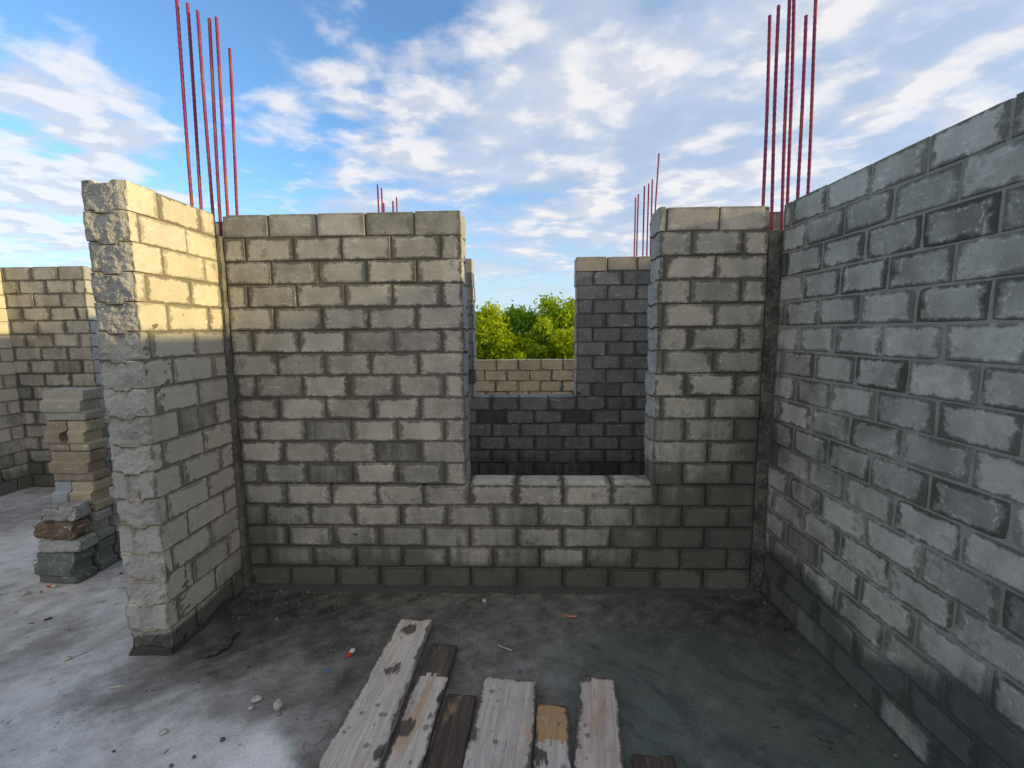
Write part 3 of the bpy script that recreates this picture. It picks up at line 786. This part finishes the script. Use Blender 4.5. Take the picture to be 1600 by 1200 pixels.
def flatbit(name, label, cat, x, y, rz, parts, z=.004):
    """a small bent scrap: parts = [(material, x0, x1, width, thickness)]"""
    mats = []; mb = MB()
    for m, x0, x1, w, th in parts:
        mats.append(m); mi = len(mats) - 1; b = len(mb.v); n_ = 5
        for i in range(n_ + 1):
            xx = x0 + (x1 - x0) * i / n_; zz = .25 * th * math.sin(xx * 90)
            mb.v += [(xx, -w/2, zz), (xx, w/2, zz), (xx, w/2 * .8, zz + th), (xx, -w/2 * .8, zz + th)]
        for i in range(n_):
            a = b + 4 * i
            for k in range(4):
                j = (k + 1) % 4; mb.face([a + k, a + j, a + 4 + j, a + 4 + k], mi=mi)
        mb.face([b, b + 3, b + 2, b + 1], mi=mi); a = b + 4 * n_; mb.face([a, a + 1, a + 2, a + 3], mi=mi)
    o = mb.build(name, mats); o.location = (x, y, z); o.rotation_euler = (0, 0, rz); return tag(o, label, cat)
M['red'] = simple('red_paper', (.55, .04, .02), (.65, .07, .03), 30, .6); M['white'] = simple('white_paper', (.6, .6, .58), (.75, .74, .72), 30, .7)
M['blue'] = simple('blue_plastic', (.05, .18, .45), (.08, .25, .55), 30, .5); M['chip'] = simple('orange_wood_chip', (.42, .20, .10), (.55, .30, .18), 30, .8)
M['pink'] = simple('red_string', (.20, .05, .05), (.30, .08, .075), 30, .8); M['straw'] = simple('straw', (.42, .38, .28), (.58, .53, .42), 30, .8)
flatbit('paper_scrap', 'little red and white paper scrap on the dark floor left of the planks', 'litter', 1.004, -.662, R(80), [(M['red'], -.026, 0, .024, .007), (M['white'], .0005, .028, .026, .008)])
flatbit('plastic_scrap', 'tiny blue plastic bit on the dark floor left of the longest plank', 'litter', .933, -.796, R(70), [(M['blue'], -.009, .009, .010, .005)])
flatbit('wood_chip', 'orange wood chip on the wet floor below the window', 'litter', 2.267, -.309, R(-5), [(M['chip'], -.032, .032, .016, .006)])
flatbit('paper_scrap', 'red and white scrap lying at the foot of the block pile', 'litter', -1.40, -.045, R(10), [(M['red'], -.03, 0, .020, .006), (M['white'], .0005, .025, .020, .005)])
flatbit('wood_splinter', 'pale splinter lying on the brown damp floor below the short wall', 'litter', -.103, -.927, R(12), [(M['straw'], -.032, .032, .006, .004)])
flatbit('wood_splinter', 'thin pale splinter on the wet floor just beyond the wide grey plank', 'litter', 1.86, -.60, R(-28), [(M['straw'], -.045, .045, .005, .004)])
# string
mb = MB(); pts_ = [Vector((.045 * math.sin(f * 5.2) + .02 * f, -.16 * f + .03 * math.sin(f * 9), .004)) for f in [i / 30 for i in range(31)]]
for j, p in enumerate(pts_):
    for i in range(5):
        a = 2 * math.pi * i / 5; mb.v.append((p[0] + .0016 * math.cos(a), p[1], p[2] + .0016 * math.sin(a)))
for j in range(30):
    for i in range(5):
        k = (i + 1) % 5; mb.face([j*5+i, j*5+k, j*5+5+k, j*5+5+i])
o = mb.build('string', M['pink']); o.location = (1.045, -1.10, .001); tag(o, 'curled red string on the floor beside the longest plank', 'string')
# gravel and mortar crumbs nobody could count
mb = MB(); rc = random.Random(4)
M['crumb'] = simple('mortar_crumb', (.05, .048, .043), (.20, .19, .17), 9, .9)
for i in range(420):
    k = rc.random()
    if k < .30: x, y = rc.uniform(.05, 3.5), -.06 - abs(rc.gauss(0, .05))
    elif k < .55: x, y = rc.gauss(.45, .28), rc.gauss(-.22, .12)
    elif k < .65: x, y = 3.56 - abs(rc.gauss(0, .06)), rc.uniform(-1.6, -.1)
    elif k < .80: x, y = rc.uniform(-3.6, .6), rc.uniform(-1.5, 1.6)
    else: x, y = rc.uniform(.05, 3.5), rc.uniform(-1.5, -.1)
    if y > -.07 and x > -.0: y = -.08
    if -.28 < x < .03 and y > -.75: continue
    if -1.6 < x < -1.2 and -.05 < y < .5: continue
    if 1.15 < x < 2.7 and y < -.36: continue
    r = min(.013, .0028 + rc.expovariate(1 / .0026))
    lump(mb, (x, y, r * .3), (r, r * rc.uniform(.6, 1), r * .7), i)
o = mb.build('gravel', M['crumb']); tag(o, 'fine mortar crumbs and grit scattered over the floor', 'gravel', kind='stuff')

# ------------------------------------------------------------------ trees
def leaf_mat(name, a, b):
    t = NT(name); P = t.pos()
    ta = t.n('ShaderNodeSeparateColor', i_0=t.n('ShaderNodeVertexColor', layer_name='tint').outputs[0]).outputs
    c = t.mix(ta[0], a, b)
    p = t.n('ShaderNodeBsdfDiffuse'); t.put(p.inputs[0], c)
    tr = t.n('ShaderNodeBsdfTranslucent'); t.put(tr.inputs[0], t.mix(.4, c, (.42, .54, .015)))
    m = t.n('ShaderNodeMixShader'); m.inputs[0].default_value = .38
    t.nt.links.new(p.outputs[0], m.inputs[1]); t.nt.links.new(tr.outputs[0], m.inputs[2])
    o = t.n('ShaderNodeOutputMaterial'); t.nt.links.new(m.outputs[0], o.inputs[0]); return t.m
M['leaf_y'] = leaf_mat('leaves_yellow_green', (.23, .34, .016), (.52, .58, .020))
M['leaf_g'] = leaf_mat('leaves_deep_green', (.07, .18, .028), (.19, .36, .036))
M['leaf_m'] = leaf_mat('leaves_mid_green', (.17, .30, .02), (.42, .54, .026))
M['bark'] = simple('bark', (.03, .025, .018), (.07, .06, .04), 8, .95, .8, .03)
def tree(label, x, y, h, r, mat, seed, n=44, per=110, leaf=.16, taper=0.5):
    rg = random.Random(seed); z0 = -3.6
    root = empty('broadleaf_tree', (x, y, z0)); tag(root, label, 'tree', 'trees beyond the parapet')
    mb = MB()
    def limb(p0, p1, r0, r1, seg=7, k=5):
        b = len(mb.v); p0 = Vector(p0); p1 = Vector(p1); d = (p1 - p0).normalized(); u = d.orthogonal().normalized(); w = d.cross(u)
        for j in range(k + 1):
            f = j / k; c_ = p0.lerp(p1, f) + u * .08 * math.sin(f * 6 + seed) * (p1 - p0).length * .3
            for i in range(seg):
                a = 2 * math.pi * i / seg; rr = r0 + (r1 - r0) * f
                mb.v.append(tuple(c_ + u * rr * math.cos(a) + w * rr * math.sin(a)))
        for j in range(k):
            for i in range(seg):
                q = (i + 1) % seg; mb.face([b + j*seg + i, b + j*seg + q, b + (j+1)*seg + q, b + (j+1)*seg + i], smooth=True)
    limb((0, 0, 0), (0, 0, h * .75), .16, .05)
    cl = []
    for i in range(n):
        while True:
            p = Vector((rg.uniform(-1, 1), rg.uniform(-1, 1), rg.uniform(-1, 1)))
            if p.length < 1: break
        if rg.random() < .65: p = p.normalized() * rg.uniform(.72, 1.0)
        fz = (p[2] + 1) / 2
        rr = r * (1 - taper * max(0, fz - .4)) * (1 + .22 * noise.noise(p * 2 + Vector((seed, 0, 0))))
        cl.append((Vector((p[0] * rr, p[1] * rr, h * .24 + fz * h * .73)), rg.uniform(.34, .62) * r * .42, p))
    for c_, rr, p in cl[::5]: limb((0, 0, c_[2] * .55), tuple(c_), .05, .012, 5, 3)
    mb.build('trunk', M['bark'], root)
    lv = MB()
    for c_, rr, p in cl:
        tn_ = min(1, max(0, rg.gauss(.5, .25)))
        for k in range(per):
            q = Vector((rg.gauss(0, 1), rg.gauss(0, 1), rg.gauss(0, .8))) * rr * .55
            o = c_ + q
            nr = (q.normalized() * .8 + Vector((rg.uniform(-1, 1), rg.uniform(-1, 1), rg.uniform(-.4, 1.2)))).normalized()
            u = nr.orthogonal().normalized(); w = nr.cross(u); a = rg.uniform(0, 6.28); u, w = u * math.cos(a) + w * math.sin(a), w * math.cos(a) - u * math.sin(a)
            s = leaf * rg.uniform(.6, 1.25)
            b = len(lv.v)
            lv.v += [tuple(o - u * s), tuple(o - w * s * .45 + nr * s * .12), tuple(o + u * s), tuple(o + w * s * .45 + nr * s * .12)]
            tt = (min(1, max(0, tn_ + rg.gauss(0, .22))), 0, 0, 1)
            lv.face([b, b + 1, b + 2], tint=[tt] * 3); lv.face([b, b + 2, b + 3], tint=[tt] * 3)
    lv.build('crown', M[mat], root)
    return root
tree('bright yellow green tree at the left of the window view, just beyond the parapet', -.15, 19.0, 6.95, 2.1, 'leaf_y', 1, 80, 170, .12)
tree('small yellow bush-like tree low in the middle of the window view', 1.15, 17.5, 5.4, 1.15, 'leaf_y', 2, 40, 150, .11)
tree('deep green shaded tree in the middle distance between the bright ones', 1.7, 23.5, 7.1, 2.5, 'leaf_g', 3, 90, 170, .13)
tree('slim yellow green tree with a pointed top in front of the tall right one', 2.75, 18.6, 6.3, 1.25, 'leaf_m', 4, 42, 150, .11, .7)
tree('tallest rounded tree at the right of the window view, lit along its right side', 3.95, 21.5, 7.45, 2.4, 'leaf_m', 5, 90, 170, .13)
tree('yellow green tree low at the right edge of the window view', 4.3, 17.6, 6.0, 1.4, 'leaf_y', 6, 44, 150, .12)
tree('deep green tree at the far left behind the yellow one, mostly hidden', -1.6, 23.5, 6.4, 2.1, 'leaf_g', 7, 46, 120, .13)
tree('mid green tree on the right, mostly hidden by the dark wall', 6.6, 20.5, 6.6, 2.0, 'leaf_m', 8, 44, 110, .13)

# ------------------------------------------------------------------ sun, sky, clouds
EL, AZ = 11.8, 4.8      # sun to the right and a little behind the camera
sd = Vector((math.cos(R(EL)) * math.cos(R(AZ)), -math.cos(R(EL)) * math.sin(R(AZ)), math.sin(R(EL))))
sun = bpy.data.lights.new('sun', 'SUN'); sun.energy = 2.7; sun.angle = R(1.8); sun.color = (1, .76, .34)
so = bpy.data.objects.new('sun', sun); so.rotation_euler = sd.to_track_quat('Z', 'Y').to_euler(); so.location = (20, -4, 10); link(so)

w = bpy.data.worlds.new('World'); scene.world = w; w.use_nodes = True
t = NT('', w)
sky = t.n('ShaderNodeTexSky', sky_type='NISHITA', sun_disc=False, sun_elevation=R(EL), sun_rotation=R(90 + AZ))
sky.air_density = 1.0; sky.dust_density = .15; sky.ozone_density = 2.0
D = t.n('ShaderNodeTexCoord').outputs['Generated']
s3 = t.n('ShaderNodeSeparateXYZ', i_0=D).outputs
zz = t.math('ADD', t.math('MAXIMUM', s3[2], 0.0), .10)
PX = t.math('DIVIDE', s3[0], zz); PY = t.math('DIVIDE', s3[1], zz)
CP = t.n('ShaderNodeCombineXYZ', i_0=PX, i_1=PY, i_2=0.0).outputs[0]
DN = t.vmath('NORMALIZE', D).outputs[0]
def blobs(x, lst):
    for px, py, rad, amt in lst:
        nd = t.n('ShaderNodeVectorMath', operation='DISTANCE'); t.put(nd.inputs[0], DN); t.put(nd.inputs[1], ray(px, py).normalized())
        x = t.math('ADD', x, t.math('MULTIPLY', t.ss(nd.outputs['Value'], rad / 560, 0.0), amt))
    return x
n1 = t.noise(CP, .9, 5, .50, .3)
n2 = t.noise(t.mapping(CP, (1, 1.08, 1), (0, 0, R(35)), (3.1, 1.7, 0)), 2.9, 7, .52, .15)
n3 = t.noise(t.mapping(CP, (1, 1.1, 1), (0, 0, R(-20)), (.4, 5.2, 0)), 5.2, 5, .52, .15)
# soft high sheet
sheet = blobs(t.math('ADD', t.math('MULTIPLY', n1, .7), t.math('MULTIPLY', n2, .3)),
  [(100, 110, 380, -.24), (270, 200, 200, -.16), (640, 10, 200, -.22), (560, 210, 260, .21), (860, 200, 280, .21), (1350, 190, 440, .28), (1560, 90, 300, .16),
   (720, 290, 130, -.14), (880, 330, 130, -.10), (1150, 60, 130, -.10), (1000, 20, 110, -.10), (60, 290, 200, .08), (1150, 300, 150, .05), (820, 90, 90, -.06)])
sheet = t.math('ADD', sheet, t.ss(s3[1], .15, -.35, 0, .14))  # extra cloud cover behind the camera, added as neutral fill
hz = t.ss(s3[2], .03, .16)
shA = t.math('MULTIPLY', t.ss(sheet, .46, .68), t.math('ADD', t.math('MULTIPLY', hz, .75), .15))
# bright puffs along its edges and on their own
puff = blobs(t.math('ADD', t.math('MULTIPLY', n2, .62), t.math('MULTIPLY', n3, .38)),
  [(100, 100, 330, -.10), (700, 85, 130, .13), (470, 120, 120, .13), (600, 170, 120, .10), (900, 60, 130, .12), (1020, 90, 80, .10), (640, 10, 130, -.05), (640, 275, 110, .09), (480, 285, 130, .09),
   (900, 285, 120, .11), (1000, 330, 120, .08), (1150, 285, 120, .10), (40, 225, 190, .17), (60, 330, 150, .12), (190, 280, 110, .10), (1250, 30, 130, .10), (1420, 240, 200, .06), (1480, 60, 200, .07), (120, 60, 100, .09), (860, 375, 90, .06), (200, 175, 60, .07)])
puA = t.math('MULTIPLY', t.ss(puff, .55, .72), t.math('ADD', t.math('MULTIPLY', hz, .7), .25))
skyc = t.n('ShaderNodeHueSaturation', i_Saturation=1.02, i_Value=1.35, i_Color=sky.outputs[0]).outputs[0]
skyc = t.mix(1.0, skyc, (.70, .86, 1.0), 'MULTIPLY')
skyc = t.mix(t.ss(s3[2], .30, .0, 0, .85), skyc, (2.5, 3.1, 3.75))
shc = t.mix(t.ss(t.math('ADD', t.math('MULTIPLY', n2, .6), t.math('MULTIPLY', n1, .4)), .38, .64), (2.15, 2.55, 3.25), (3.1, 3.3, 3.8))
shc = t.mix(t.ss(s3[1], .1, -.4), shc, (5.0, 4.3, 3.4))   # unseen clouds behind the camera, made warm as fill light
sc_ = t.mix(t.math('MULTIPLY', shA, .90), skyc, shc)
n2s = t.noise(t.vmath('ADD', t.mapping(CP, (1, 1.08, 1), (0, 0, R(35)), (3.1, 1.7, 0)), (.10, .03, 0)).outputs[0], 2.9, 7, .52, .15)
lit = t.ss(t.math('SUBTRACT', n2, n2s), -.05, .05)
puc = t.mix(t.ss(s3[1], .1, -.4), (4.1, 4.0, 4.0), (5.6, 4.85, 3.9))  # puffs out of view behind the camera brightened and warmed for fill
puc = t.mix(lit, t.mix(.5, puc, (1.9, 2.25, 3.0)), puc)
sc_ = t.mix(t.math('MULTIPLY', puA, .88), sc_, puc)
bg = t.n('ShaderNodeBackground'); t.put(bg.inputs[0], sc_); bg.inputs[1].default_value = .118
o = t.n('ShaderNodeOutputWorld'); t.nt.links.new(bg.outputs[0], o.inputs[0])

# ------------------------------------------------------------------ camera
cam = bpy.data.cameras.new('camera'); co = bpy.data.objects.new('camera', cam); link(co)
cam.sensor_width = 36; cam.lens = F_ / 1600 * 36; cam.clip_end = 5000; cam.clip_start = .05
f0 = ray(800, 600); rx = (ray(800 + F_, 600) - f0).normalized(); up = (ray(800, 600 - F_) - f0).normalized(); bk = -f0.normalized()
co.matrix_world = Matrix(((rx[0], up[0], bk[0], CAM[0]), (rx[1], up[1], bk[1], CAM[1]), (rx[2], up[2], bk[2], CAM[2]), (0, 0, 0, 1)))
scene.camera = co
vs = scene.view_settings
vs.view_transform = 'Standard'; vs.look = 'None'; vs.gamma = 1; vs.use_curve_mapping = False; vs.exposure = 0.98
scene.cycles.max_bounces = 8; scene.cycles.diffuse_bounces = 5
